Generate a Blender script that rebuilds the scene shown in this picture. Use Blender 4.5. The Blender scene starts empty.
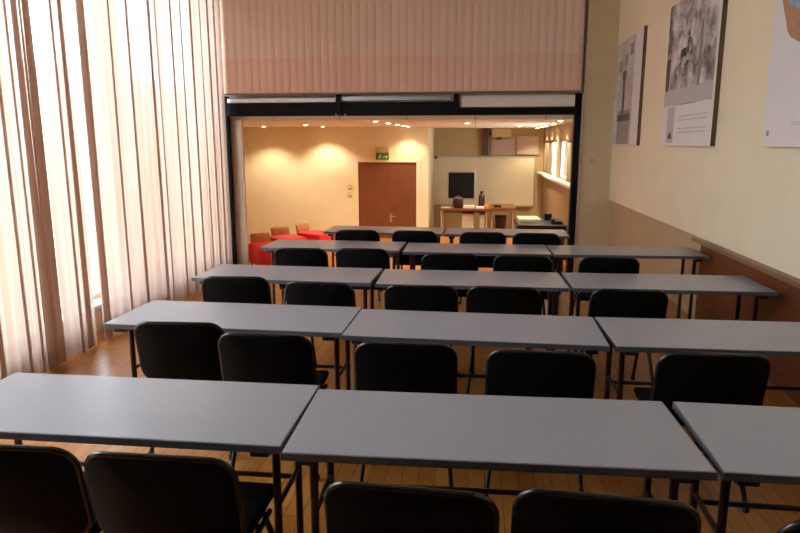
import bpy, bmesh, math, random
from mathutils import Vector, Matrix, Euler
random.seed(7)
S = bpy.context.scene
COL = S.collection
R = math.radians
# ------------------------------------------------------------ camera, world, exposure
cam_d = bpy.data.cameras.new('camera'); cam = bpy.data.objects.new('camera', cam_d); COL.objects.link(cam)
cam_d.sensor_width = 36.0; cam_d.lens = 640 / 800 * 36.0; cam_d.clip_start = .05; cam_d.clip_end = 200
cam.location = (0, 0, 1.8); cam.rotation_euler = (R(90 - 10.836), 0, R(6.566))
S.camera = cam
S.view_settings.view_transform = 'Standard'; S.view_settings.look = 'None'
S.view_settings.gamma = 1.0; S.view_settings.use_curve_mapping = False
S.view_settings.exposure = 0.7
w = bpy.data.worlds.new('daylight'); S.world = w; w.use_nodes = True
bg = w.node_tree.nodes['Background']; bg.inputs[0].default_value = (.86, .93, 1.0, 1); bg.inputs[1].default_value = 6.6
SPOT_W = 76.0            # each ceiling spotlight of the far room
# ------------------------------------------------------------ levels and planes
LOW = -.53               # floor of the aisle and of the far room; the rows stand on a dais at z = 0
XL, XR = -4.36, 2.32     # curtain plane, right wall
D = 11.2                 # the black framed opening
CEIL = 2.22              # far room ceiling
DOORW, BOARDW = 15.8, 18.0
TOP = 4.9

# ------------------------------------------------------------ materials
def mat(name, col, rough=.6, metal=0., noise=0., scale=20., bump=0., spec=.5, coat=0., stretch=None):
    m = bpy.data.materials.new(name); m.use_nodes = True
    nt = m.node_tree; b = nt.nodes['Principled BSDF']
    b.inputs['Base Color'].default_value = (*col, 1); b.inputs['Roughness'].default_value = rough
    b.inputs['Metallic'].default_value = metal; b.inputs['Specular IOR Level'].default_value = spec
    b.inputs['Coat Weight'].default_value = coat
    if noise or bump:
        tc = nt.nodes.new('ShaderNodeTexCoord'); n = nt.nodes.new('ShaderNodeTexNoise')
        n.inputs['Scale'].default_value = scale; n.inputs['Detail'].default_value = 5
        if stretch:
            mp = nt.nodes.new('ShaderNodeMapping'); mp.inputs['Scale'].default_value = stretch
            nt.links.new(tc.outputs['Object'], mp.inputs[0]); nt.links.new(mp.outputs[0], n.inputs['Vector'])
        else:
            nt.links.new(tc.outputs['Object'], n.inputs['Vector'])
        if noise:
            r = nt.nodes.new('ShaderNodeValToRGB')
            r.color_ramp.elements[0].position = .3; r.color_ramp.elements[1].position = .7
            r.color_ramp.elements[0].color = (*[c * (1 - noise) for c in col], 1)
            r.color_ramp.elements[1].color = (*[min(1, c * (1 + noise)) for c in col], 1)
            nt.links.new(n.outputs['Fac'], r.inputs[0]); nt.links.new(r.outputs[0], b.inputs['Base Color'])
        if bump:
            bp = nt.nodes.new('ShaderNodeBump'); bp.inputs['Strength'].default_value = bump; bp.inputs['Distance'].default_value = .004
            nt.links.new(n.outputs['Fac'], bp.inputs['Height']); nt.links.new(bp.outputs[0], b.inputs['Normal'])
    return m

def emis(name, col, s):
    m = bpy.data.materials.new(name); m.use_nodes = True; nt = m.node_tree
    e = nt.nodes.new('ShaderNodeEmission'); e.inputs[0].default_value = (*col, 1); e.inputs[1].default_value = s
    nt.links.new(e.outputs[0], nt.nodes['Material Output'].inputs[0]); return m

def cloth(name, col, trans, see, diff=.25):
    """sheer fabric: some light scatters through it, some passes between the threads"""
    m = bpy.data.materials.new(name); m.use_nodes = True; nt = m.node_tree
    for n in list(nt.nodes):
        if n.type != 'OUTPUT_MATERIAL': nt.nodes.remove(n)
    t = nt.nodes.new('ShaderNodeBsdfTranslucent'); d = nt.nodes.new('ShaderNodeBsdfDiffuse'); p = nt.nodes.new('ShaderNodeBsdfTransparent')
    t.inputs[0].default_value = (*[c * trans for c in col], 1)
    tc = nt.nodes.new('ShaderNodeTexCoord'); mp = nt.nodes.new('ShaderNodeMapping'); mp.inputs['Scale'].default_value = (14, 14, .25)
    nz = nt.nodes.new('ShaderNodeTexNoise'); nz.inputs['Scale'].default_value = 1; nz.inputs['Detail'].default_value = 3
    mx = nt.nodes.new('ShaderNodeMix'); mx.data_type = 'RGBA'
    mx.inputs[6].default_value = (*[c * .86 for c in col], 1); mx.inputs[7].default_value = (*col, 1)
    nt.links.new(tc.outputs['Object'], mp.inputs[0]); nt.links.new(mp.outputs[0], nz.inputs['Vector']); nt.links.new(nz.outputs['Fac'], mx.inputs[0])
    nt.links.new(mx.outputs[2], d.inputs[0])
    mt = nt.nodes.new('ShaderNodeMix'); mt.data_type = 'RGBA'; rp_ = nt.nodes.new('ShaderNodeValToRGB')
    rp_.color_ramp.elements[0].position = .38; rp_.color_ramp.elements[1].position = .62
    mt.inputs[6].default_value = (col[0] * trans * .84, col[1] * trans * .75, col[2] * trans * .68, 1); mt.inputs[7].default_value = (*[c * trans for c in col], 1)
    nt.links.new(nz.outputs['Fac'], rp_.inputs[0]); nt.links.new(rp_.outputs[0], mt.inputs[0]); nt.links.new(mt.outputs[2], t.inputs[0])
    m1 = nt.nodes.new('ShaderNodeMixShader'); m1.inputs[0].default_value = diff
    nt.links.new(t.outputs[0], m1.inputs[1]); nt.links.new(d.outputs[0], m1.inputs[2])
    m2 = nt.nodes.new('ShaderNodeMixShader'); m2.inputs[0].default_value = see
    nt.links.new(m1.outputs[0], m2.inputs[1]); nt.links.new(p.outputs[0], m2.inputs[2])
    nt.links.new(m2.outputs[0], nt.nodes['Material Output'].inputs[0]); return m

def glass(name):
    m = bpy.data.materials.new(name); m.use_nodes = True; nt = m.node_tree
    for n in list(nt.nodes):
        if n.type != 'OUTPUT_MATERIAL': nt.nodes.remove(n)
    p = nt.nodes.new('ShaderNodeBsdfTransparent'); p.inputs[0].default_value = (.94, .97, .98, 1)
    g = nt.nodes.new('ShaderNodeBsdfGlossy'); g.inputs['Roughness'].default_value = .02
    fr = nt.nodes.new('ShaderNodeLayerWeight'); fr.inputs[0].default_value = .5
    pw = nt.nodes.new('ShaderNodeMath'); pw.operation = 'POWER'; pw.inputs[1].default_value = 5
    ad = nt.nodes.new('ShaderNodeMath'); ad.operation = 'MULTIPLY_ADD'; ad.inputs[1].default_value = .9; ad.inputs[2].default_value = .03
    nt.links.new(fr.outputs['Facing'], pw.inputs[0]); nt.links.new(pw.outputs[0], ad.inputs[0])
    m2 = nt.nodes.new('ShaderNodeMixShader'); nt.links.new(ad.outputs[0], m2.inputs[0])
    nt.links.new(p.outputs[0], m2.inputs[1]); nt.links.new(g.outputs[0], m2.inputs[2])
    nt.links.new(m2.outputs[0], nt.nodes['Material Output'].inputs[0]); return m

def parquet(name):
    m = mat(name, (.5, .2, .05), .33, spec=.5); nt = m.node_tree; b = nt.nodes['Principled BSDF']
    tc = nt.nodes.new('ShaderNodeTexCoord'); mp = nt.nodes.new('ShaderNodeMapping'); mp.inputs['Rotation'].default_value = (0, 0, R(90))
    br = nt.nodes.new('ShaderNodeTexBrick'); br.offset = .5
    br.inputs['Scale'].default_value = 1.0; br.inputs['Brick Width'].default_value = .62; br.inputs['Row Height'].default_value = .09
    br.inputs['Mortar Size'].default_value = .0025; br.inputs['Bias'].default_value = 0
    br.inputs['Color1'].default_value = (.54, .22, .042, 1); br.inputs['Color2'].default_value = (.42, .155, .027, 1); br.inputs['Mortar'].default_value = (.16, .06, .02, 1)
    nz = nt.nodes.new('ShaderNodeTexNoise'); nz.inputs['Scale'].default_value = 6; nz.inputs['Detail'].default_value = 6
    mp2 = nt.nodes.new('ShaderNodeMapping'); mp2.inputs['Scale'].default_value = (12, 1.2, 1)
    mx = nt.nodes.new('ShaderNodeMix'); mx.data_type = 'RGBA'; mx.blend_type = 'MULTIPLY'; mx.inputs[0].default_value = .5
    rr = nt.nodes.new('ShaderNodeValToRGB'); rr.color_ramp.elements[0].position = .35; rr.color_ramp.elements[0].color = (.62, .55, .5, 1); rr.color_ramp.elements[1].position = .65
    nt.links.new(tc.outputs['Object'], mp.inputs[0]); nt.links.new(mp.outputs[0], br.inputs['Vector'])
    nt.links.new(tc.outputs['Object'], mp2.inputs[0]); nt.links.new(mp2.outputs[0], nz.inputs['Vector']); nt.links.new(nz.outputs['Fac'], rr.inputs[0])
    nt.links.new(br.outputs['Color'], mx.inputs[6]); nt.links.new(rr.outputs[0], mx.inputs[7]); nt.links.new(mx.outputs[2], b.inputs['Base Color'])
    return m

def wood(name, c1, c2, rough=.4, axis=2, scale=1.0):
    m = mat(name, c1, rough); nt = m.node_tree; b = nt.nodes['Principled BSDF']
    tc = nt.nodes.new('ShaderNodeTexCoord'); mp = nt.nodes.new('ShaderNodeMapping')
    s = [14 * scale] * 3; s[axis] = 1.1 * scale; mp.inputs['Scale'].default_value = s
    nz = nt.nodes.new('ShaderNodeTexNoise'); nz.inputs['Scale'].default_value = 1.6; nz.inputs['Detail'].default_value = 7; nz.inputs['Distortion'].default_value = .6
    r = nt.nodes.new('ShaderNodeValToRGB'); r.color_ramp.elements[0].position = .32; r.color_ramp.elements[1].position = .7
    r.color_ramp.elements[0].color = (*c2, 1); r.color_ramp.elements[1].color = (*c1, 1)
    nt.links.new(tc.outputs['Object'], mp.inputs[0]); nt.links.new(mp.outputs[0], nz.inputs['Vector'])
    nt.links.new(nz.outputs['Fac'], r.inputs[0]); nt.links.new(r.outputs[0], b.inputs['Base Color']); return m

def tiles(name, col, line, size):
    m = mat(name, col, .8); nt = m.node_tree; b = nt.nodes['Principled BSDF']
    tc = nt.nodes.new('ShaderNodeTexCoord'); br = nt.nodes.new('ShaderNodeTexBrick'); br.offset = 0
    br.inputs['Scale'].default_value = 1; br.inputs['Brick Width'].default_value = size; br.inputs['Row Height'].default_value = size
    br.inputs['Mortar Size'].default_value = .012; br.inputs['Color1'].default_value = (*col, 1); br.inputs['Color2'].default_value = (*[c * .96 for c in col], 1)
    br.inputs['Mortar'].default_value = (*line, 1)
    nt.links.new(tc.outputs['Object'], br.inputs['Vector']); nt.links.new(br.outputs['Color'], b.inputs['Base Color']); return m

def photo_print(name, dark, light, scale):
    m = mat(name, dark, .35); nt = m.node_tree; b = nt.nodes['Principled BSDF']
    tc = nt.nodes.new('ShaderNodeTexCoord'); nz = nt.nodes.new('ShaderNodeTexNoise'); nz.inputs['Scale'].default_value = scale; nz.inputs['Detail'].default_value = 9; nz.inputs['Roughness'].default_value = .7
    r = nt.nodes.new('ShaderNodeValToRGB'); r.color_ramp.elements[0].position = .40; r.color_ramp.elements[1].position = .60
    r.color_ramp.elements[0].color = (*dark, 1); r.color_ramp.elements[1].color = (*light, 1)
    nt.links.new(tc.outputs['Object'], nz.inputs['Vector']); nt.links.new(nz.outputs['Fac'], r.inputs[0]); nt.links.new(r.outputs[0], b.inputs['Base Color']); return m

M = dict(
    parquet=parquet('parquet'),
    cream=mat('cream_board', (.80, .71, .53), .55, noise=.03, scale=3),
    beige=mat('beige_paint', (.47, .35, .205), .7, noise=.05, scale=4),  # darker copy of the pier's paint, with the right wall's shade in the colour
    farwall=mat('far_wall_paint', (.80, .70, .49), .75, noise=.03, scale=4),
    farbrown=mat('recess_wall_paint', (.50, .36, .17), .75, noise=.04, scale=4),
    offwhite=mat('offwhite_paint', (.72, .68, .62), .7),
    ceil=tiles('ceiling_tiles', (.86, .80, .66), (.55, .48, .36), 1.2),
    plaster=mat('plaster', (.66, .62, .56), .8),
    wains=wood('wainscot_wood', (.15, .035, .009), (.10, .022, .006), .5, axis=1),
    ledge=wood('ledge_wood', (.24, .13, .075), (.17, .09, .05), .35, axis=1),
    doorwood=wood('door_wood', (.20, .06, .018), (.14, .04, .012), .5),
    black=mat('black_metal', (.005, .005, .007), .5, noise=.2, scale=8, spec=.12),
    alu=mat('aluminium', (.55, .55, .56), .35, metal=.8),
    white=mat('white_enamel', (.78, .76, .72), .35),
    chrome=mat('chrome', (.75, .75, .76), .15, metal=1),
    laminate=mat('grey_laminate', (.335, .353, .40), .28, noise=.05, scale=160, bump=.03),
    edge=mat('grey_edge_band', (.10, .10, .11), .45),
    leg=mat('dark_leg_paint', (.035, .008, .008), .35),
    bracket=mat('black_plastic', (.01, .01, .012), .4),
    fabric=mat('black_fabric', (.006, .006, .0065), .9, noise=.3, scale=400, bump=.25, spec=.12),
    shell=mat('black_shell', (.0045, .0045, .005), .42, noise=.2, scale=300, bump=.04, spec=.06),
    tube=mat('black_tube', (.012, .012, .014), .2, spec=.5),
    curtain=cloth('sheer_curtain', (.97, .765, .66), .52, .065, .3),
    blind=cloth('pink_blind', (.95, .70, .57), .5, .01, .85),
    blindhem=cloth('pink_blind_hem', (.92, .61, .48), .4, .0, .88),
    glass=glass('window_glass'),
    board=mat('whiteboard', (.76, .66, .46), .25, noise=.02, scale=2),
    red=mat('red_upholstery', (.75, .02, .012), .75, noise=.12, scale=60, bump=.1),
    ply=wood('brown_ply', (.55, .20, .055), (.40, .13, .03), .4),
    desk=wood('desk_wood', (.24, .085, .03), (.16, .055, .02), .35, axis=0),
    paper=mat('paper', (.80, .74, .60), .8, noise=.03, scale=30),
    screen=mat('dark_screen', (.012, .013, .015), .18),
    cabwhite=mat('cream_enamel', (.72, .64, .46), .4),
    darkred=mat('dark_red_ceramic', (.035, .006, .006), .35),
    orange=mat('orange_paper', (.75, .30, .03), .6),
    green=mat('sign_green', (.06, .20, .03), .45),
    signwhite=mat('sign_white', (.7, .72, .6), .45),
    lav=mat('pale_panel', (.46, .34, .27), .6),
    brownpost=mat('dark_bracket', (.06, .03, .025), .5),
    casing=mat('screen_casing', (.50, .38, .17), .5),
    roller=mat('roller_blind', (.34, .26, .16), .8, noise=.08, scale=12, stretch=(1, 1, 8)),
    posterwhite=mat('poster_white', (.72, .70, .73), .35),
    posteredge=mat('poster_edge', (.14, .08, .045), .6),
    photo=photo_print('street_print', (.10, .09, .10), (.70, .66, .69), 3.2),
    photob=photo_print('column_print', (.42, .39, .40), (.66, .63, .64), 1.6),
    ink=mat('print_grey', (.09, .08, .085), .5), inkmid=mat('print_midgrey', (.27, .25, .26), .5), inklight=mat('print_palegrey', (.50, .48, .50), .5),
    skin=mat('print_tan', (.42, .22, .13), .5, noise=.12, scale=9), blue=mat('print_blue', (.25, .38, .58), .5, noise=.3, scale=22),
    lamp=emis('lamp_glow', (1.0, .72, .36), 30), 
    facade=mat('outside_facade', (.40, .38, .36), .9, noise=.1, scale=1), earth=mat('outside_ground', (.42, .30, .19), .9, noise=.2, scale=2),
)

# ------------------------------------------------------------ mesh helpers
def new_bm(): return bmesh.new()
def box(bm, x0, x1, y0, y1, z0, z1, bev=0., mi=0):
    vs = [bm.verts.new((x, y, z)) for x in (x0, x1) for y in (y0, y1) for z in (z0, z1)]
    idx = ((0, 1, 3, 2), (4, 6, 7, 5), (0, 4, 5, 1), (2, 3, 7, 6), (0, 2, 6, 4), (1, 5, 7, 3))
    fs = [bm.faces.new([vs[i] for i in f]) for f in idx]
    for f in fs: f.material_index = mi
    if bev:
        es = list({e for f in fs for e in f.edges})
        bmesh.ops.bevel(bm, geom=es, offset=bev, segments=2, affect='EDGES', profile=.6)
    return bm
def tube(bm, pts, r, n=10, cap=True):
    pts = [Vector(p) for p in pts]; rings = []
    prev = None
    for i, p in enumerate(pts):
        a = pts[max(i - 1, 0)]; b = pts[min(i + 1, len(pts) - 1)]
        t = (b - a).normalized()
        if prev is None:
            u = t.cross(Vector((0, 0, 1)) if abs(t.z) < .9 else Vector((1, 0, 0))).normalized()
        else:
            u = (prev - t * prev.dot(t)).normalized()
        prev = u; v = t.cross(u)
        rr = r[i] if isinstance(r, (list, tuple)) else r
        rings.append([bm.verts.new(p + (u * math.cos(k * 2 * math.pi / n) + v * math.sin(k * 2 * math.pi / n)) * rr) for k in range(n)])
    for A, B in zip(rings, rings[1:]):
        for k in range(n): bm.faces.new((A[k], A[(k + 1) % n], B[(k + 1) % n], B[k]))
    if cap:
        bm.faces.new(rings[0][::-1]); bm.faces.new(rings[-1])
    return bm
def lathe(bm, prof, cx=0, cy=0, n=20):
    rings = [[bm.verts.new((cx + r * math.cos(k * 2 * math.pi / n), cy + r * math.sin(k * 2 * math.pi / n), z)) for k in range(n)] for r, z in prof]
    for A, B in zip(rings, rings[1:]):
        for k in range(n): bm.faces.new((A[k], A[(k + 1) % n], B[(k + 1) % n], B[k]))
    bm.faces.new(rings[0][::-1]); bm.faces.new(rings[-1]); return bm
def poly(bm, pts, d):
    """closed outline pts (3-D) given thickness d (vector)"""
    d = Vector(d); a = [bm.verts.new(p) for p in pts]; b = [bm.verts.new(Vector(p) + d) for p in pts]; n = len(a)
    bm.faces.new(a); bm.faces.new(b[::-1])
    for k in range(n): bm.faces.new((a[k], b[k], b[(k + 1) % n], a[(k + 1) % n]))
    return bm
def obj(name, bm, m, parent=None, smooth=False, ms=None):
    bmesh.ops.recalc_face_normals(bm, faces=bm.faces[:])
    me = bpy.data.meshes.new(name); bm.to_mesh(me); bm.free()
    for mm in (ms or [m]): me.materials.append(mm)
    if smooth:
        for p in me.polygons: p.use_smooth = True
        try: me.set_sharp_from_angle(angle=R(50))
        except Exception: pass
    o = bpy.data.objects.new(name, me); COL.objects.link(o)
    if parent: o.parent = parent
    return o
def tag(o, label, cat, group=None):
    o['label'] = label; o['category'] = cat
    if group: o['group'] = group
    return o
def thing(name, label, cat, loc=(0, 0, 0), rz=0, group=None):
    o = bpy.data.objects.new(name, None); COL.objects.link(o); o.location = loc; o.rotation_euler = (0, 0, rz); o.empty_display_size = .1
    return tag(o, label, cat, group)
def struct(name, bm=None, m=None, ms=None):
    if bm is None:
        o = bpy.data.objects.new(name, None); COL.objects.link(o); o.empty_display_size = .1
    else: o = obj(name, bm, m, ms=ms)
    o['kind'] = 'structure'; return o
def dup(root, loc, rz, label, group=None):
    r = root.copy(); COL.objects.link(r); r.location = loc; r.rotation_euler = (0, 0, rz); r['label'] = label
    if group: r['group'] = group
    for ch in list(root.children):
        c = ch.copy(); COL.objects.link(c); c.parent = r
        for g in list(ch.children):
            d = g.copy(); COL.objects.link(d); d.parent = c
    return r
B = lambda *a, **k: box(new_bm(), *a, **k)

# ============================================================ THE SETTING
struct('floor', B(-6.65, 2.6, -2.6, 18.4, LOW - .12, LOW), M['parquet'])
bm = B(-2.48, XR, -2.5, 8.62, LOW, 0)
struct('floor_dais', bm, M['parquet'])
struct('ceiling_near', B(-4.95, 2.6, -2.6, D + .35, TOP, TOP + .12), M['plaster'])
struct('ceiling_far', B(-6.6, 2.6, D + .25, BOARDW + .1, CEIL, CEIL + .2), M['ceil'])
# left wall: low sill wall, piers and lintel around the three tall windows
SILL = -.14
WY = [.7, 4.4, 8.3, 11.0]
bm = new_bm()
box(bm, -4.94, -4.70, -2.6, D + .35, LOW, SILL)
box(bm, -4.94, -4.70, -2.6, D + .35, 4.6, TOP)
box(bm, -4.94, -4.70, -2.6, WY[0], SILL, 4.6); box(bm, -4.94, -4.70, WY[-1], D + .35, SILL, 4.6)
for y in WY[1:-1]: box(bm, -4.94, -4.70, y - .07, y + .07, SILL, 4.6)
struct('wall_left', bm, mat('tan_paint', (.80, .58, .38), .7))
for i in range(3):
    y0 = WY[i] + (.07 if i else 0); y1 = WY[i + 1] - (.07 if i < 2 else 0)
    o = struct('window_%d' % (i + 1))
    f = new_bm(); t = .06
    box(f, -4.86, -4.78, y0, y1, SILL, SILL + t); box(f, -4.86, -4.78, y0, y1, 4.6 - t, 4.6)
    for y in (y0, (y0 + y1) / 2 - t / 2, y1 - t): box(f, -4.86, -4.78, y, y + t, SILL + t, 4.6 - t)
    obj('window_frame', f, M['white'], o)
    obj('pane', B(-4.825, -4.817, y0 + t, y1 - t, SILL + t, 4.6 - t), M['glass'], o)
    obj('window_sill', B(-4.70, -4.55, y0 - .02, y1 + .02, SILL - .04, SILL, bev=.006), M['white'], o)
# right wall: beige plaster, cream board above, wood wainscot and ledge
struct('wall_right', B(XR, XR + .18, -2.6, D + .35, LOW, TOP), M['beige'])
struct('trim_1', B(XR - .05, XR, -2.5, D, .875, TOP), M['cream'])
struct('trim_2', B(XR - .022, XR, -2.5, 6.72, 0, .835), M['wains'])
struct('trim_3', B(XR - .115, XR, -2.5, 6.74, .835, .873, bev=.006), M['ledge'])
struct('wall_back', B(-4.95, 2.6, -2.75, -2.6, LOW, TOP), M['bracket'])
# end wall: pier at right, solid wall above the black opening
struct('wall_pier', B(1.772, XR, D, D + .25, LOW, TOP), mat('lit_beige_paint', (.60, .48, .29), .7, noise=.04, scale=4))  # same paint as the right wall, its stronger light put into the colour
struct('wall_end', B(-4.70, 1.86, D + .12, D + .3, 2.30, TOP), M['plaster'])
struct('wall_stub', B(-4.70, -4.16, D + .14, D + .20, LOW, CEIL), mat('pink_beige_paint', (.72, .56, .42), .7))
# black metal portal of the opening
o = struct('trim_4')
for x0, x1 in ((-4.52, -4.35), (1.63, 1.735)): obj('post', B(x0, x1, D - .06, D + .1, LOW, 2.62, bev=.004), M['black'], o)
h = obj('header', B(-4.35, -.33, D - .06, D + .1, 2.28, 2.50, bev=.004), M['black'], o)
obj('header', B(-.33, 1.63, D - .06, D + .1, 2.28, 2.40, bev=.004), M['black'], o)
obj('blind_case', B(-4.34, -2.40, D - .04, D + .08, 2.51, 2.58, bev=.004), M['alu'], o)
obj('blind_case', B(-2.28, -.42, D - .04, D + .08, 2.53, 2.60, bev=.004), M['alu'], o)
obj('blind_case', B(-.25, 1.625, D - .05, D + .09, 2.41, 2.60, bev=.01), M['offwhite'], o)
for x in (-2.34, -.33): obj('bracket', B(x - .045, x + .045, D - .10, D - .05, 2.30, 2.63, bev=.004), M['black'], o)
rb = new_bm(); tube(rb, [(-2.30 + .085 * math.cos(a), D - .12, 2.31 + .06 * math.sin(a)) for a in [math.pi * (1 + k / 12) for k in range(13)]], .012, 8)
obj('hook', rb, M['alu'], o, True)
struct('trim_5', B(1.74, 1.772, D - .03, D + .1, LOW, 2.62), M['offwhite'])
struct('trim_6', B(-4.58, -4.53, D - .05, D + .05, 2.0, TOP), M['alu'])
# far room shell
DX = (-2.91, -1.36)
bm = new_bm()
box(bm, -6.6, DX[0], DOORW, DOORW + .2, LOW, CEIL); box(bm, DX[1], -1.28, DOORW, DOORW + .2, LOW, CEIL); box(bm, DX[0], DX[1], DOORW, DOORW + .2, 1.38, CEIL); box(bm, DX[0] - .3, DX[1] + .05, DOORW + .2, DOORW + .3, LOW, CEIL)  # last box: unseen backing added to stop daylight leaking between the door leaves
struct('wall_door_side', bm, M['farwall'])
struct('wall_jog', B(-1.28, -1.12, DOORW, BOARDW, LOW, CEIL), M['farwall'])
struct('wall_board_side', B(-1.28, 2.4, BOARDW, BOARDW + .2, LOW, CEIL), M['farbrown'])
struct('wall_far_left', B(-6.75, -6.6, D + .3, DOORW + .2, LOW, CEIL), M['farwall'])
struct('wall_far_left_front', B(-6.6, -4.70, D + .14, D + .3, LOW, CEIL), M['farwall'])
FX = 1.86
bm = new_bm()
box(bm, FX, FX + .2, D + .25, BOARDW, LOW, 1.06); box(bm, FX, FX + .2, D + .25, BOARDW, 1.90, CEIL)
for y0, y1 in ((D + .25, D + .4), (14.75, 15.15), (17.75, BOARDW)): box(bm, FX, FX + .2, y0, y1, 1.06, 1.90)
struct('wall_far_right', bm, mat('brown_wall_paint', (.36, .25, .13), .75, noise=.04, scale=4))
for i, (y0, y1) in enumerate(((D + .4, 14.75), (15.15, 17.75))):
    o = struct('window_%d' % (4 + i)); f = new_bm(); t = .05
    box(f, FX + .05, FX + .11, y0, y1, 1.06, 1.06 + t); box(f, FX + .05, FX + .11, y0, y1, 1.9 - t, 1.9)
    for y in (y0, (y0 + y1) / 2 - t / 2, y1 - t): box(f, FX + .05, FX + .11, y, y + t, 1.06 + t, 1.9 - t)
    obj('window_frame', f, M['white'], o); obj('pane', B(FX + .076, FX + .084, y0 + t, y1 - t, 1.11, 1.85), M['glass'], o)
struct('trim_7', B(FX - .16, FX, D + .3, BOARDW, 1.0, 1.055, bev=.008), M['offwhite'])
# the world outside the windows
o = struct('ground_outside', B(-40, -5.0, -15, 45, -.9, -.7), M['earth'])
tag(struct('facade_outside', B(-16.5, -15, -8, 40, -1.0, 4.6), M['facade']), 'grey building across the yard behind the curtains', 'building')

# ============================================================ CURTAINS AND BLIND
def curtain(label, y0, y1, folds, seed, x=XL):
    """sheer panel: gentle waves, and at each (y, w) fold the cloth doubles back on itself over a width w"""
    rnd = random.Random(seed); ph = rnd.uniform(0, 6); prof = []       # (y, x offset, fold centre or None)
    y = y0; fl = sorted((c, wd * 1.3) for c, wd in folds)
    def wave(t): return .011 * math.sin(t * 2 * math.pi / .21 + ph) + .006 * math.sin(t * 2 * math.pi / .34 + 1.7 * ph)
    while y < y1:
        if fl and y + .012 >= fl[0][0] - fl[0][1] / 2:
            c, wd = fl.pop(0); k = max(2, int(wd / .03) + 1)
            for q in range(k + 1): prof.append((c - wd / 2 + wd * q / k, .000 + .003 * q / k, c))
            for q in range(k + 1): prof.append((c + wd / 2 - wd * q / k, .011 + .003 * q / k, c))
            for q in range(k + 1): prof.append((c - wd / 2 + wd * q / k, .022 - .004 * q / k, c))
            y = c + wd / 2 + .012
        else:
            prof.append((y, wave(y), None)); y += .018
    prof.append((y1, wave(y1), None))
    rows = 22; zt, zb = 4.72, LOW + .012; bm = new_bm(); grid = []
    for j in range(rows + 1):
        v = j / rows; z = zt + (zb - zt) * v; row = []
        for yy, xx, c in prof:
            sway = .012 * math.sin(2.1 * v + yy * 3) * v
            py = yy if c is None else c + (yy - c) * (.8 + .35 * v + .12 * math.sin(5 * v + c * 9))
            row.append(bm.verts.new((x + xx * (.8 + .5 * v), min(max(py + sway * .6, y0), y1), z + (.008 + .008 * math.sin(yy * 23) if j == rows else 0))))
        grid.append(row)
    for A, Bq in zip(grid, grid[1:]):
        for i in range(len(prof) - 1): bm.faces.new((A[i], A[i + 1], Bq[i + 1], Bq[i]))
    t = thing('curtain', label, 'curtain', (0, 0, 0), 0, 'sheer curtains along the window wall')
    obj('curtain_fabric', bm, M['curtain'], t, True)
    obj('heading_tape', B(x - .03, x + .03, y0, y1, 4.72, 4.76), M['offwhite'], t)
    return t
curtain('wide pale sheer curtain at the left edge, with the broad brown fold', 4.2, 6.15, [(4.5, .06), (4.9, .05), (5.25, .04), (5.62, .035), (5.80, .025), (5.925, .08), (6.005, .025), (6.09, .09)], 3)
curtain('narrow curtain between the two bright slits of daylight', 6.21, 6.74, [(6.47, .035), (6.62, .065)], 8)
curtain('broad translucent curtain ending at the black frame of the opening', 6.89, 11.06, [(6.99, .11), (7.56, .03), (7.97, .045), (8.54, .055), (8.72, .025), (9.18, .04), (9.5, .035), (9.85, .05), (10.2, .035), (10.5, .05), (10.77, .05)], 11)
tr = tag(obj('curtain_rail', B(XL - .03, XL + .03, -2.2, 11.04, 4.765, 4.90), M['alu']), 'long curtain rail fixed under the ceiling above the pale curtains', 'curtain rail')

vb = thing('vertical_blind', 'pinkish vertical blind hanging above the black framed opening', 'blind', (0, D - .10, 0))
obj('head_rail', B(-4.48, 1.70, -.03, .03, TOP - .07, TOP), M['alu'], vb)
nv = 46
for i in range(nv):
    x = -4.49 + (i + .5) * 6.18 / nv; a = R(5 + random.uniform(-4, 4)); wv = .078; bm = new_bm()
    cols = []
    for s in (-1, -.5, 0, .5, 1):
        dx, dy = s * wv * math.cos(a), s * wv * math.sin(a) - .010 * (1 - s * s)
        cols.append([bm.verts.new((x + dx, dy, z)) for z in (TOP - .07, 3.24, 2.66)])
    for A, Bq in zip(cols, cols[1:]):
        f = bm.faces.new((A[0], Bq[0], Bq[1], A[1])); f = bm.faces.new((A[1], Bq[1], Bq[2], A[2])); f.material_index = 1
    obj('vane', bm, None, vb, True, ms=[M['blind'], M['blindhem']])
obj('bottom_bar', B(-4.49, 1.69, -.022, .022, 2.635, 2.662), M['ledge'], vb)

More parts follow.
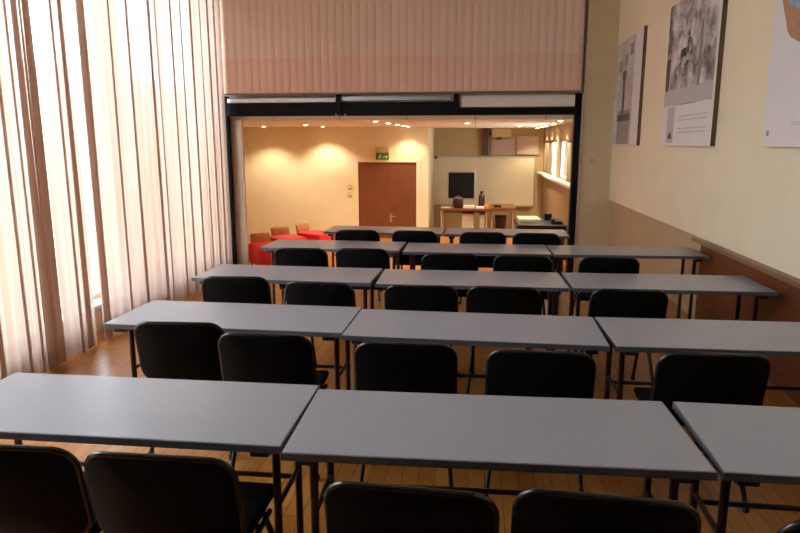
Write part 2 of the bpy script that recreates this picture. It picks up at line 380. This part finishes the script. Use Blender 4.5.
# ============================================================ TABLES
TW, TD, TH = 1.47, .60, .74
def make_table(label, loc, rz):
    t = thing('training_table', label, 'table', loc, rz, 'grey tables in rows')
    obj('tabletop', B(-TW / 2 + .004, TW / 2 - .004, .004, TD - .004, TH - .026, TH, bev=.004), M['laminate'], t)
    e = new_bm()
    for a in ((-TW / 2, TW / 2, 0, .006), (-TW / 2, TW / 2, TD - .006, TD), (-TW / 2, -TW / 2 + .006, .006, TD - .006), (TW / 2 - .006, TW / 2, .006, TD - .006)):
        box(e, *a, TH - .030, TH - .003)
    obj('edge_band', e, M['edge'], t)
    fr = new_bm()
    for s in (-1, 1): box(fr, s * (TW / 2 - .075) - .02, s * (TW / 2 - .075) + .02, .05, TD - .05, TH - .066, TH - .026, bev=.004)
    box(fr, -TW / 2 + .095, TW / 2 - .095, TD / 2 - .015, TD / 2 + .015, TH - .06, TH - .026)
    obj('under_frame', fr, M['leg'], t)
    for s in (-1, 1):
        x = s * (TW / 2 - .075)
        for y in (.17, .47):
            l = obj('leg', tube(new_bm(), [(x, y, .02), (x, y, TH - .06)], .0165, 12), M['leg'], t, True)
            obj('foot_cap', lathe(new_bm(), [(.021, 0), (.022, .018), (.018, .03)], x, y, 14), M['bracket'], l, True)
        obj('rung', tube(new_bm(), [(x, .17, .40), (x, .47, .40)], .012, 8), M['leg'], t, True)
        obj('corner_bracket', B(s * (TW / 2 - .09) - .035, s * (TW / 2 - .09) + .035, .02, .075, TH - .058, TH - .030, bev=.006), M['bracket'], t)
    obj('stretcher', tube(new_bm(), [(-TW / 2 + .075, .47, .36), (TW / 2 - .075, .47, .36)], .012, 8), M['leg'], t, True)
    return t
# near-left top corner of each table and its small turn
T = [
 ('grey table in the nearest row, left one on the curtain side', -2.135, 2.055, 0.2),
 ('grey table in the nearest row, middle one', -.652, 2.015, 1.2),
 ('grey table in the nearest row, cut off by the right edge', .838, 2.05, -1.0),
 ('grey table in the second row from the front, left one by the curtains', -2.20, 3.485, -1.0),
 ('grey table in the second row from the front, middle one', -.728, 3.415, -1.2),
 ('grey table in the second row from the front, right one by the wood panelling', .775, 3.385, 1.0),
 ('grey table in the third row from the front, left one', -2.255, 4.84, -1.4),
 ('grey table in the third row from the front, middle one', -.745, 4.78, 0.6),
 ('grey table in the third row from the front, right one beside the wood panelling', .755, 4.80, 1.2),
 ('grey table in the fourth row, left one in front of the red chairs', -2.215, 6.40, -1.8),
 ('grey table in the fourth row, middle one', -.70, 6.30, 0.4),
 ('grey table in the fourth row, right one below the beige wall', .795, 6.30, 2.2),
 ('grey table in the last row, left one in front of the wooden door', -1.84, 7.68, -1.6),
 ('grey table in the last row, right one in front of the desk with the monitor', -.345, 7.62, -1.0),
]
t0 = None
for lab, x, y, a in T:
    a = R(a); cx, cy = x + TW / 2 * math.cos(a), y + TW / 2 * math.sin(a)
    if t0 is None: t0 = make_table(lab, (cx, cy, 0), a)
    else: dup(t0, (cx, cy, 0), a, lab)

# ============================================================ CHAIRS
def rr_ring(wd, ht, r, n=7):
    pts = []
    for cx, cy, a0 in ((wd / 2 - r, ht / 2 - r, 0), (-wd / 2 + r, ht / 2 - r, 90), (-wd / 2 + r, -ht / 2 + r, 180), (wd / 2 - r, -ht / 2 + r, 270)):
        for k in range(n): a = R(a0 + 90 * k / (n - 1)); pts.append((cx + r * math.cos(a), cy + r * math.sin(a)))
    return pts
BW, BH, BZ = .50, .36, .655
def back_y(x, z): return -.275 - .20 * (z - .55) + .55 * x * x      # curved towards the sitter at the sides
def pad(wd, ht, r, f0, f1, lens):
    """closed cushion between two domed faces; f(x,z)->y"""
    bm = new_bm(); sc = (.35, .7, .9, .975, 1.0)
    def face(f):
        rings = []
        for s in sc:
            rings.append([bm.verts.new((x * s, f(x * s, BZ + z * s, s), BZ + z * s)) for x, z in rr_ring(wd, ht, r)])
        c = bm.verts.new((0, f(0, BZ, 0), BZ)); n = len(rings[0])
        for k in range(n): bm.faces.new((c, rings[0][k], rings[0][(k + 1) % n]))
        for A, Q in zip(rings, rings[1:]):
            for k in range(n): bm.faces.new((A[k], A[(k + 1) % n], Q[(k + 1) % n], Q[k]))
        return rings[-1]
    a, b = face(f0), face(f1); n = len(a)
    for k in range(n): bm.faces.new((a[k], a[(k + 1) % n], b[(k + 1) % n], b[k]))
    return bm
def make_chair(label):
    t = thing('conference_chair', label, 'chair', (0, 0, 0), 0, 'black chairs at the tables')
    dome = lambda s: 1 - s ** 4
    bk = obj('backrest', pad(BW - .012, BH - .012, .075, lambda x, z, s: back_y(x, z) + .012, lambda x, z, s: back_y(x, z) + .022 + .024 * dome(s), 0), M['fabric'], t, True)
    obj('back_shell', pad(BW, BH, .08, lambda x, z, s: back_y(x, z) - .006 - .012 * dome(s), lambda x, z, s: back_y(x, z) + .014, 0), M['shell'], bk, True)
    rim = new_bm(); ring = [(x, back_y(x, BZ + z) + .003, BZ + z) for x, z in rr_ring(BW - .002, BH - .002, .08)]
    tube(rim, ring + ring[:1], .011, 8, cap=False); obj('edge_trim', rim, M['tube'], bk, True)
    st = new_bm(); box(st, -.222, .222, -.215, .215, .435, .485, bev=.022)
    for v in st.verts:
        if v.co.z > .46: v.co.z += .012 * (1 - (v.co.x / .222) ** 2) * (1 - (v.co.y / .215) ** 2) - (.016 if v.co.y > .17 else 0)
    se = obj('seat', st, M['fabric'], t, True)
    obj('seat_pan', B(-.215, .215, -.195, .195, .420, .437, bev=.006), M['shell'], se)
    for s in (-1, 1):
        l = obj('leg', tube(new_bm(), [(s * .205, .08, .412), (s * .207, .16, .28), (s * .211, .25, .018)], .0125, 10), M['tube'], t, True)
        obj('foot_cap', lathe(new_bm(), [(.017, 0), (.018, .02), (.0145, .035)], s * .211, .25, 12), M['bracket'], l, True)
        l = obj('leg', tube(new_bm(), [(s * .205, -.06, .412), (s * .215, -.13, .28), (s * .24, -.235, .018)], .0125, 10), M['tube'], t, True)
        obj('foot_cap', lathe(new_bm(), [(.017, 0), (.018, .02), (.0145, .035)], s * .24, -.235, 12), M['bracket'], l, True)
        obj('back_upright', tube(new_bm(), [(s * .225, .10, .412), (s * .228, -.10, .412), (s * .228, -.20, .425), (s * .224, -.228, .47), (s * .205, -.234, .56), (s * .19, -.258, .66)], .011, 10), M['tube'], t, True)
    obj('cross_bar', tube(new_bm(), [(-.215, 0, .408), (.215, 0, .408)], .011, 8), M['tube'], t, True)
    return t
YT = back_y(0, .84)
LBL = {}
C = [  # x, y of the top of the back, turn, label
 (-1.52, 1.745, 2, 'black chair nearest the lower left corner, at the left table of the nearest row'),
 (-.98, 1.74, 0, 'black chair beside the seam of the left and middle tables, nearest row'),
 (-.17, 1.64, -3, 'black chair at the middle table of the nearest row, its left one'),
 (.385, 1.66, -4, 'black chair at the middle table of the nearest row, its right one'),
 (1.08, 1.60, 0, 'black chair cut off at the lower right corner, nearest row'),
 (-1.60, 3.20, 3, 'black chair at the left table of the second row, on the curtain side'),
 (-1.06, 3.04, 0, 'black chair at the left table of the second row, away from the curtains'),
 (-.32, 2.97, 2, 'black chair at the middle table of the second row, its left one'),
 (.33, 2.92, -2, 'black chair at the middle table of the second row, its right one'),
 (1.14, 2.98, 1, 'black chair alone at the right table of the second row'),
 (-1.74, 4.42, 4, 'black chair at the left table of the third row, on the curtain side'),
 (-1.08, 4.30, -3, 'black chair at the left table of the third row, away from the curtains'),
 (-.35, 4.28, 1, 'black chair at the middle table of the third row, its left one'),
 (.22, 4.30, -1, 'black chair at the middle table of the third row, its right one'),
 (1.06, 4.32, 1, 'black chair alone at the right table of the third row'),
 (-1.61, 5.76, 2, 'black chair at the left table of the fourth row, nearer the curtains'),
 (-1.03, 5.80, -1, 'black chair at the left table of the fourth row, nearer the middle table'),
 (-.20, 5.60, 3, 'black chair at the middle table of the fourth row, its left one'),
 (.44, 5.60, -2, 'black chair at the middle table of the fourth row, its right one'),
 (1.18, 5.58, 1, 'black chair alone at the right table of the fourth row'),
 (-1.31, 7.08, 2, 'black chair at the left table of the last row, its left one'),
 (-.66, 7.10, -2, 'black chair at the left table of the last row, below the wooden door'),
 (.11, 7.05, 1, 'black chair at the right table of the last row, its left one'),
 (.69, 7.05, -2, 'black chair at the right table of the last row, its right one'),
]
c0 = None
for x, y, a, lab in C:
    a = R(a); ox, oy = x + YT * math.sin(a), y - YT * math.cos(a)
    if c0 is None:
        c0 = make_chair(lab); c0.location = (ox, oy, 0); c0.rotation_euler = (0, 0, a)
    else: dup(c0, (ox, oy, 0), a, lab)

# ============================================================ POSTERS
PX = XR - .05
def poster(label, y0, y1, z0=1.78, z1=3.36):
    t = thing('poster_board', label, 'poster', (PX, (y0 + y1) / 2, z0), 0)
    w2, h = (y1 - y0) / 2, z1 - z0
    obj('board', B(-.045, 0, -w2, w2, 0, h), M['posteredge'], t)
    obj('print_sheet', B(-.048, -.045, -w2, w2, 0, h), M['posterwhite'], t)
    return t, w2, h
P = -.0485
def sheet(t, name, m, y0, y1, z0, z1, x=P): return obj(name, B(x - .0012, x, y0, y1, z0, z1), m, t)
# 1: column on a drum
t, w2, h = poster('grey photograph poster of a column on a drum, farthest along the cream wall', 9.36, 10.98)
sheet(t, 'printed_photo', M['photob'], -w2 + .42, w2 - .02, .02, h - .03)
sheet(t, 'printed_column', M['ink'], .10, .24, .48, 1.06, P - .0014)
sheet(t, 'printed_capital', M['ink'], .05, .29, .98, 1.10, P - .0028)
sheet(t, 'printed_plinth', M['inkmid'], -.30, .50, .02, .52, P - .0014)
sheet(t, 'printed_plinth_band', M['ink'], -.32, .52, .36, .46, P - .0028)
for y, z, a in ((.45, 1.18, .2), (.10, 1.24, .17), (-.22, 1.36, .2)): sheet(t, 'printed_blot', M['inkmid'], y - a / 2, y + a / 2, z - .07, z + .09, P - .0014)
# 2: street with trees over a white caption field
t, w2, h = poster('grey street photograph poster with a white caption field, middle one on the wall', 6.50, 8.16)
sheet(t, 'printed_photo', M['photo'], -w2 + .06, w2 - .02, .44, h - .01)
sheet(t, 'printed_ground', M['inklight'], -w2 + .07, w2 - .03, .45, .62, P - .0014)
sheet(t, 'printed_trunk', M['inkmid'], -.39, -.31, .60, 1.25, P - .0028)
sheet(t, 'printed_trunk', M['ink'], w2 - .18, w2 - .05, .62, .98, P - .0028)
rp = random.Random(4)
for i in range(26):
    y, z = (rp.gauss(.02, .14), rp.gauss(1.06, .09)) if i < 15 else (rp.uniform(-.1, .6), rp.gauss(.86, .05)) if i < 22 else (rp.uniform(-.7, -.45), rp.uniform(.9, 1.3))
    bm = new_bm(); r = rp.uniform(.018, .05)
    poly(bm, [(P - .003, y + r * math.cos(k * .7) * (1 + .4 * math.sin(k * 2.3 + i)), z + 1.2 * r * math.sin(k * .7) * (1 + .3 * math.cos(k * 1.7 + i))) for k in range(9)], (-.0012, 0, 0))
    obj('printed_foliage', bm, M['inkmid'] if i % 3 else M['ink'], t)
sheet(t, 'caption_tint', M['inklight'], w2 - .46, w2 - .20, .03, .43)
for z in (.31, .27, .18, .14): sheet(t, 'caption_line', M['inklight'], -w2 + .15, w2 - .60, z, z + .012)
sheet(t, 'emblem', M['ink'], w2 - .40, w2 - .27, .08, .10); sheet(t, 'emblem', M['ink'], w2 - .37, w2 - .30, .10, .15)
# 3: white poster with a tan shape
t, w2, h = poster('white poster with a tan and blue shape at its top, at the right edge', 3.62, 5.38)
bm = new_bm(); pts = [(.72, 1.57), (.80, 1.30), (.80, 1.12), (.74, 1.0), (.68, .90), (.64, .82), (.58, .77), (.45, .72), (.2, .66), (-.1, .68), (-.35, .8), (-.52, 1.0), (-.6, 1.3), (-.55, 1.57)]
poly(bm, [(P, y, z) for y, z in pts], (-.0012, 0, 0)); obj('printed_tan_shape', bm, M['skin'], t)
bm = new_bm(); pts = [(.66, 1.57), (.72, 1.25), (.70, 1.06), (.62, .99), (.48, .94), (.2, .95), (-.1, 1.05), (-.3, 1.25), (-.4, 1.57)]
poly(bm, [(P - .0014, y, z) for y, z in pts], (-.0012, 0, 0)); obj('printed_blue_shape', bm, M['blue'], t)
for z in (.165, .15): sheet(t, 'caption_line', M['inklight'], -w2 + .3, w2 - .45, z, z + .006)
sheet(t, 'emblem', M['inkmid'], w2 - .11, w2 - .07, .08, .12)

# small switch on the pier
t = thing('wall_switch', 'small pale switch on the beige pier right of the black frame', 'switch', (1.97, D, 1.52))
obj('plate', B(-.04, .04, -.012, 0, -.04, .04, bev=.004), M['beige'], t); obj('rocker', B(-.022, .022, -.018, -.012, -.025, .025, bev=.002), M['casing'], t)

# ============================================================ FAR ROOM
o = struct('door_1')
fr = new_bm(); dz = 1.36
for x in DX: box(fr, x - .05, x + .05, DOORW - .03, DOORW + .12, LOW, dz)
box(fr, DX[0] - .05, DX[1] + .05, DOORW - .03, DOORW + .12, dz, dz + .06); obj('door_frame', fr, M['farwall'], o)
mid = sum(DX) / 2
for x0, x1 in ((DX[0] + .05, mid - .001), (mid + .001, DX[1] - .05)): lf = obj('door_leaf', B(x0, x1, DOORW, DOORW + .05, LOW + .01, dz, bev=.004), M['doorwood'], o)
hd = new_bm(); tube(hd, [(mid + .09, DOORW, .03), (mid + .09, DOORW - .05, .03), (mid + .22, DOORW - .05, .03)], .012, 8); box(hd, mid + .06, mid + .12, DOORW - .008, DOORW, -.12, .10)
obj('door_handle', hd, M['chrome'], lf)
# emergency exit sign
t = thing('exit_sign', 'green emergency exit sign above the wooden door', 'sign', (-2.25, DOORW, 1.44))
obj('sign_housing', B(-.16, .16, -.09, 0, .15, .29, bev=.01), M['farbrown'], t)
pl = obj('sign_plate', B(-.16, .16, -.05, -.03, -.02, .15, bev=.004), M['green'], t)
bm = new_bm()
poly(bm, [(.02, -.0515, .06), (.09, -.0515, .06), (.09, -.0515, .09), (.14, -.0515, .05), (.09, -.0515, .01), (.09, -.0515, .04), (.02, -.0515, .04)], (0, .001, 0)); obj('arrow', bm, M['signwhite'], pl)
bm = new_bm(); tube(bm, [(-.07, -.052, .055), (-.055, -.052, .085)], .012, 6); tube(bm, [(-.07, -.052, .055), (-.09, -.052, .005)], .007, 6); tube(bm, [(-.07, -.052, .055), (-.04, -.052, .035), (-.05, -.052, .0)], .007, 6); tube(bm, [(-.055, -.052, .085), (-.02, -.052, .07)], .006, 6); tube(bm, [(-.055, -.052, .085), (-.09, -.052, .07)], .006, 6)
lathe(bm, [(.004, .098), (.012, .105), (.012, .113), (.004, .12)], -.048, -.052, 8); obj('running_figure', bm, M['signwhite'], pl)
for z, lab in ((.75, 'upper of two small switches left of the wooden door'), (.57, 'lower of two small switches left of the wooden door')):
    t = thing('wall_switch', lab, 'switch', (-3.08, DOORW, z)); obj('plate', B(-.045, .045, -.014, 0, -.045, .045, bev=.004), M['beige'], t); obj('rocker', B(-.025, .025, -.02, -.014, -.028, .028, bev=.002), M['offwhite'], t)
# whiteboard
t = thing('whiteboard', 'wide whiteboard on the back wall behind the desk', 'whiteboard', (.24, BOARDW, .14))
obj('board_panel', B(-1.38, 1.38, -.03, 0, 0, 1.30), M['board'], t)
fr = new_bm()
for a in ((-1.41, 1.41, -.04, 0, 1.30, 1.33), (-1.41, 1.41, -.04, 0, -.03, 0), (-1.41, -1.38, -.04, 0, 0, 1.30), (1.38, 1.41, -.04, 0, 0, 1.30)): box(fr, *a)
obj('board_frame', fr, M['alu'], t); obj('pen_tray', B(-1.3, 1.3, -.12, -.04, -.04, -.01, bev=.004), M['farbrown'], t)
tag(obj('magnet', B(-1.11, -1.03, BOARDW - .055, BOARDW - .041, 1.40, 1.48, bev=.01), M['brownpost']), 'small dark magnet at the top left corner of the whiteboard', 'magnet')
# gear above the whiteboard
t = thing('mounting_post', 'dark post between the ceiling and the top of the whiteboard', 'bracket', (.28, BOARDW - .1, 1.50))
obj('upright', B(-.08, .08, -.08, .1, 0, CEIL - 1.50, bev=.01), M['brownpost'], t); obj('arm', B(.08, .16, -.05, .03, .55, .60), M['brownpost'], t)
t = thing('projection_screen_case', 'beige projection screen case beside the dark post under the ceiling', 'screen case', (.70, BOARDW - .15, 1.98))
obj('case', B(-.26, .26, -.12, .15, 0, CEIL - 1.98, bev=.012), M['casing'], t); obj('motor_cap', B(-.12, .0, -.10, .02, -.06, 0, bev=.01), M['brownpost'], t)
t = thing('ventilation_panel', 'pale square panel under the beige screen case', 'panel', (.76, BOARDW, 1.52))
obj('cover', B(-.31, .31, -.08, 0, 0, .42, bev=.008), M['lav'], t); obj('frame', B(-.33, .33, -.05, 0, -.012, .432), M['farbrown'], t)
t = thing('ventilation_panel', 'pale panel above the right end of the whiteboard', 'panel', (1.42, BOARDW, 1.52))
obj('cover', B(-.29, .29, -.08, 0, 0, .50, bev=.008), M['lav'], t); obj('frame', B(-.31, .31, -.05, 0, -.012, .512), M['farbrown'], t)
# teacher's desk, side table and what stands on them
def simple_table(name, label, x0, x1, y0, y1, top, th, tm, lm, r=.03, rz=0):
    cx, cy = (x0 + x1) / 2, (y0 + y1) / 2; t = thing(name, label, 'table', (cx, cy, LOW), rz); a, b = (x1 - x0) / 2, (y1 - y0) / 2; H = top - LOW
    obj('tabletop', B(-a, a, -b, b, H - th, H, bev=.006), tm, t)
    for sx in (-1, 1):
        for sy in (-1, 1): obj('leg', tube(new_bm(), [(sx * (a - .06), sy * (b - .06), 0), (sx * (a - .06), sy * (b - .06), H - th)], r, 12), lm, t, True)
    rail = new_bm(); box(rail, -a + .06, a - .06, b - .075, b - .045, H - th - .12, H - th); obj('apron', rail, tm, t)
    return t
DZ = .20
simple_table('teacher_desk', 'brown topped desk on chrome legs in front of the whiteboard', -.86, .40, 16.2, 17.0, DZ, .06, M['desk'], M['chrome'])
simple_table('side_table', 'brown side table angled right of the desk with the monitor', .41, 1.06, 16.3, 17.5, DZ + .02, .05, M['desk'], M['chrome'], .035)
t = thing('monitor', 'large black computer monitor in a grey case on the desk', 'monitor', (-.33, 16.72, DZ))
obj('stand_base', B(-.16, .16, -.10, .12, 0, .025, bev=.01), M['bracket'], t); obj('stand_neck', B(-.05, .05, .02, .07, .02, .25), M['bracket'], t)
obj('housing', B(-.37, .37, -.03, .07, .18, .92, bev=.02), M['alu'], t); obj('screen', B(-.33, .33, -.036, -.03, .22, .88), M['screen'], t)
bk = new_bm(); box(bk, -.2, .2, .07, .2, .3, .75, bev=.03); obj('rear_cover', bk, M['bracket'], t)
t = thing('lidded_pot', 'dark red pot in front of the left edge of the monitor', 'pot', (-.40, 16.36, DZ))
obj('body', lathe(new_bm(), [(.10, 0), (.13, .05), (.14, .16), (.12, .22), (.125, .24)], n=20), M['darkred'], t, True)
obj('lid', lathe(new_bm(), [(.12, .24), (.11, .27), (.03, .29), (.03, .32), (.01, .33)], n=20), M['ink'], t, True)
t = thing('bottle', 'dark bottle standing right of the monitor', 'bottle', (.20, 16.6, DZ))
obj('body', lathe(new_bm(), [(.075, 0), (.08, .02), (.08, .27), (.06, .33), (.035, .36)], n=18), M['darkred'], t, True); obj('cap', lathe(new_bm(), [(.036, .36), (.04, .365), (.04, .41), (.03, .415)], n=16), M['bracket'], t, True)
def stackp(name, label, cat, x, y, z, a, b, hh, m, rz=0):
    o_ = obj(name, B(-a, a, -b, b, 0, hh, bev=min(.006, hh / 3)), m); o_.location = (x, y, z); o_.rotation_euler = (0, 0, rz); return tag(o_, label, cat)
stackp('paper_sheet', 'pale sheets of paper at the left front corner of the desk', 'paper', -.71, 16.36, DZ, .12, .09, .02, M['paper'], .1)
stackp('paper_stack', 'pale stack of papers right in front of the monitor', 'paper', -.12, 16.36, DZ, .13, .10, .07, M['paper'], -.15)
stackp('book', 'white book lying on the desk right of the papers', 'book', .15, 16.33, DZ, .10, .08, .05, M['white'], .1)
stackp('orange_packet', 'orange packet at the right end of the desk', 'packet', .325, 16.40, DZ, .065, .06, .08, M['orange'], .1)
stackp('dark_red_box', 'dark red box on the side table beside the orange packet', 'box', .60, 16.46, DZ + .02, .09, .06, .06, M['darkred'], .1)
t = thing('computer_tower', 'cream computer tower standing under the desk', 'computer', (-.14, 16.66, LOW))
obj('case', B(-.15, .15, -.26, .26, .02, .58, bev=.01), M['cabwhite'], t)
for yy in (-.2, .2): obj('foot', B(-.13, .13, yy - .02, yy + .02, 0, .022), M['bracket'], t)
obj('drive_bay', B(-.11, .11, -.268, -.26, .46, .52), M['paper'], t)
t = thing('desk_pedestal', 'narrow cream pedestal under the right end of the desk', 'cabinet', (.22, 16.62, LOW))
obj('body', B(-.06, .06, -.22, .22, 0, .56, bev=.008), M['cabwhite'], t); obj('drawer', B(-.05, .05, -.232, -.22, .34, .52, bev=.004), M['paper'], t)
t = thing('waste_bin', 'dark round bin on the floor between desk and side table', 'bin', (.72, 17.15, LOW))
obj('body', lathe(new_bm(), [(.11, 0), (.12, .02), (.15, .42), (.15, .44)], n=22), M['ink'], t, True); obj('rim', lathe(new_bm(), [(.15, .44), (.16, .445), (.16, .465), (.14, .47)], n=22), M['bracket'], t, True)
# black counter by the right-hand windows
t = thing('counter_table', 'long black counter table under the right-hand windows of the far room', 'table', (1.30, 12.55, LOW))
obj('tabletop', B(-.48, .40, -.65, .60, .77, .86, bev=.01), M['bracket'], t)
for sx in (-.42, .34):
    for sy in (-.58, .53): obj('leg', B(sx - .03, sx + .03, sy - .03, sy + .03, 0, .77), M['bracket'], t)
obj('front_panel', B(-.45, .37, -.63, -.60, .57, .77), M['bracket'], t)
stackp('paper_stack', 'pale papers lying on the black counter below the windows', 'paper', 1.08, 12.75, LOW + .86, .20, .30, .05, M['paper'], .05)
t = thing('desk_phone', 'dark telephone on the black counter, nearer the black frame', 'telephone', (1.55, 12.2, LOW + .86)); obj('body', B(-.10, .10, -.1, .1, 0, .06, bev=.015), M['bracket'], t); obj('handset', B(-.10, -.04, -.11, .11, .06, .10, bev=.015), M['bracket'], t)
t = thing('desk_speaker', 'dark little loudspeaker on the black counter by the papers', 'loudspeaker', (1.46, 12.85, LOW + .86)); obj('cabinet', B(-.07, .07, -.07, .07, 0, .13, bev=.012), M['bracket'], t); obj('speaker_cone', lathe(new_bm(), [(.045, .13), (.05, .133), (.02, .135)], n=16), M['ink'], t)
# roller blinds and daylight slits of the far windows
for lab, y0, y1 in (('brown roller blind on the window nearest the whiteboard', 16.2, 17.7), ('brown roller blind on the window nearest the black frame', 11.65, 13.6)):
    t = thing('roller_blind', lab, 'blind', (FX + .03, (y0 + y1) / 2, 1.08)); a = (y1 - y0) / 2
    obj('blind_cloth', B(-.006, .0, -a, a, .0, .76), M['roller'], t); obj('roller_tube', tube(new_bm(), [(-.005, -a, .785), (-.005, a, .785)], .025, 12), M['brownpost'], t, True); obj('weight_bar', B(-.012, .006, -a, a, -.02, .0), M['brownpost'], t)
# red lounge chairs with brown wooden backs
def red_chair(label, x, y, rz):
    t = thing('lounge_chair', label, 'chair', (x, y, LOW), rz, 'red seated chairs along the far room wall')
    obj('seat_cushion', B(-.24, .40, -.30, .30, .10, .48, bev=.05), M['red'], t, True)
    bm = new_bm(); box(bm, -.30, -.25, -.20, .20, .36, .63, bev=.03)
    for v in bm.verts: v.co.x -= (v.co.z - .36) * .22
    obj('backrest', bm, M['ply'], t, True)
    for sx in (-.18, .34):
        for sy in (-.24, .24): obj('leg', tube(new_bm(), [(sx, sy, 0), (sx, sy, .11)], .018, 10), M['tube'], t, True)
    return t
r0 = red_chair('red chair with brown wooden back, nearest the curtains', -3.90, 11.68, R(-50))
dup(r0, (-3.80, 12.62, LOW), R(-52), 'red chair with brown wooden back, second from the curtains')
dup(r0, (-3.40, 13.35, LOW), R(-26), 'red chair with brown wooden back, farthest from the curtains')
# recessed ceiling spotlights
def spot(label, x, y, group, power=1.0):
    t = thing('ceiling_spotlight', label, 'ceiling light', (x, y, CEIL), 0, group)
    ring = new_bm(); n = 18
    for k in range(n):
        a, b = 2 * math.pi * k / n, 2 * math.pi * (k + 1) / n
        q = [(r_ * math.cos(u), r_ * math.sin(u), z) for u in (a, b) for r_, z in ((.085, 0), (.085, -.012), (.055, -.018), (.055, 0))]
        vs = [ring.verts.new(p) for p in q]
        for i in range(3): ring.faces.new((vs[i], vs[i + 1], vs[i + 5], vs[i + 4]))
    obj('trim_ring', ring, M['white'], t, True); obj('bulb', lathe(new_bm(), [(.02, -.022), (.052, -.012), (.052, -.002)], n=16), M['lamp'], t, True)
    l = bpy.data.lights.new('spot_light', 'SPOT'); l.energy = SPOT_W * power; l.color = (1.0, .84, .58); l.spot_size = R(120); l.spot_blend = .6; l.shadow_soft_size = .05
    lo = bpy.data.objects.new('spot_light', l); COL.objects.link(lo); lo.parent = t; lo.location = (0, 0, -.04)
for lab, x, y, p in (
    ('left one of two ceiling spotlights over the red chairs', -3.66, 13.9, .7), ('right one of two ceiling spotlights, lighting the wall left of the door', -3.60, 15.25, 1.0),
    ('ceiling spotlight nearest the black header, above the door side', -1.82, 11.86, .8), ('second ceiling spotlight in the line towards the door', -1.72, 12.9, .8),
    ('third ceiling spotlight in the line towards the door', -1.66, 13.9, .8), ('fourth ceiling spotlight in the line towards the door', -1.62, 14.75, .8), ('ceiling spotlight closest to the door wall', -1.58, 15.4, .5),
    ('single bright ceiling spotlight above the monitor desk', -.16, 13.0, 1.0), ('ceiling spotlight in front of the pale panels', 1.02, 15.4, 1.0)):
    spot(lab, x, y, 'ceiling spotlights of the far room', p)
for x, y in ((1.60, 17.3), (1.60, 16.2), (1.60, 15.2), (1.58, 13.6), (1.50, 11.9)):
    spot('small ceiling spotlight in the row along the far right-hand windows', x, y, 'spotlights along the far windows', .6)
spot('ceiling spotlight near the left end of the far room behind the curtain edge', -5.0, 15.1, 'ceiling spotlights of the far room', 1.0)
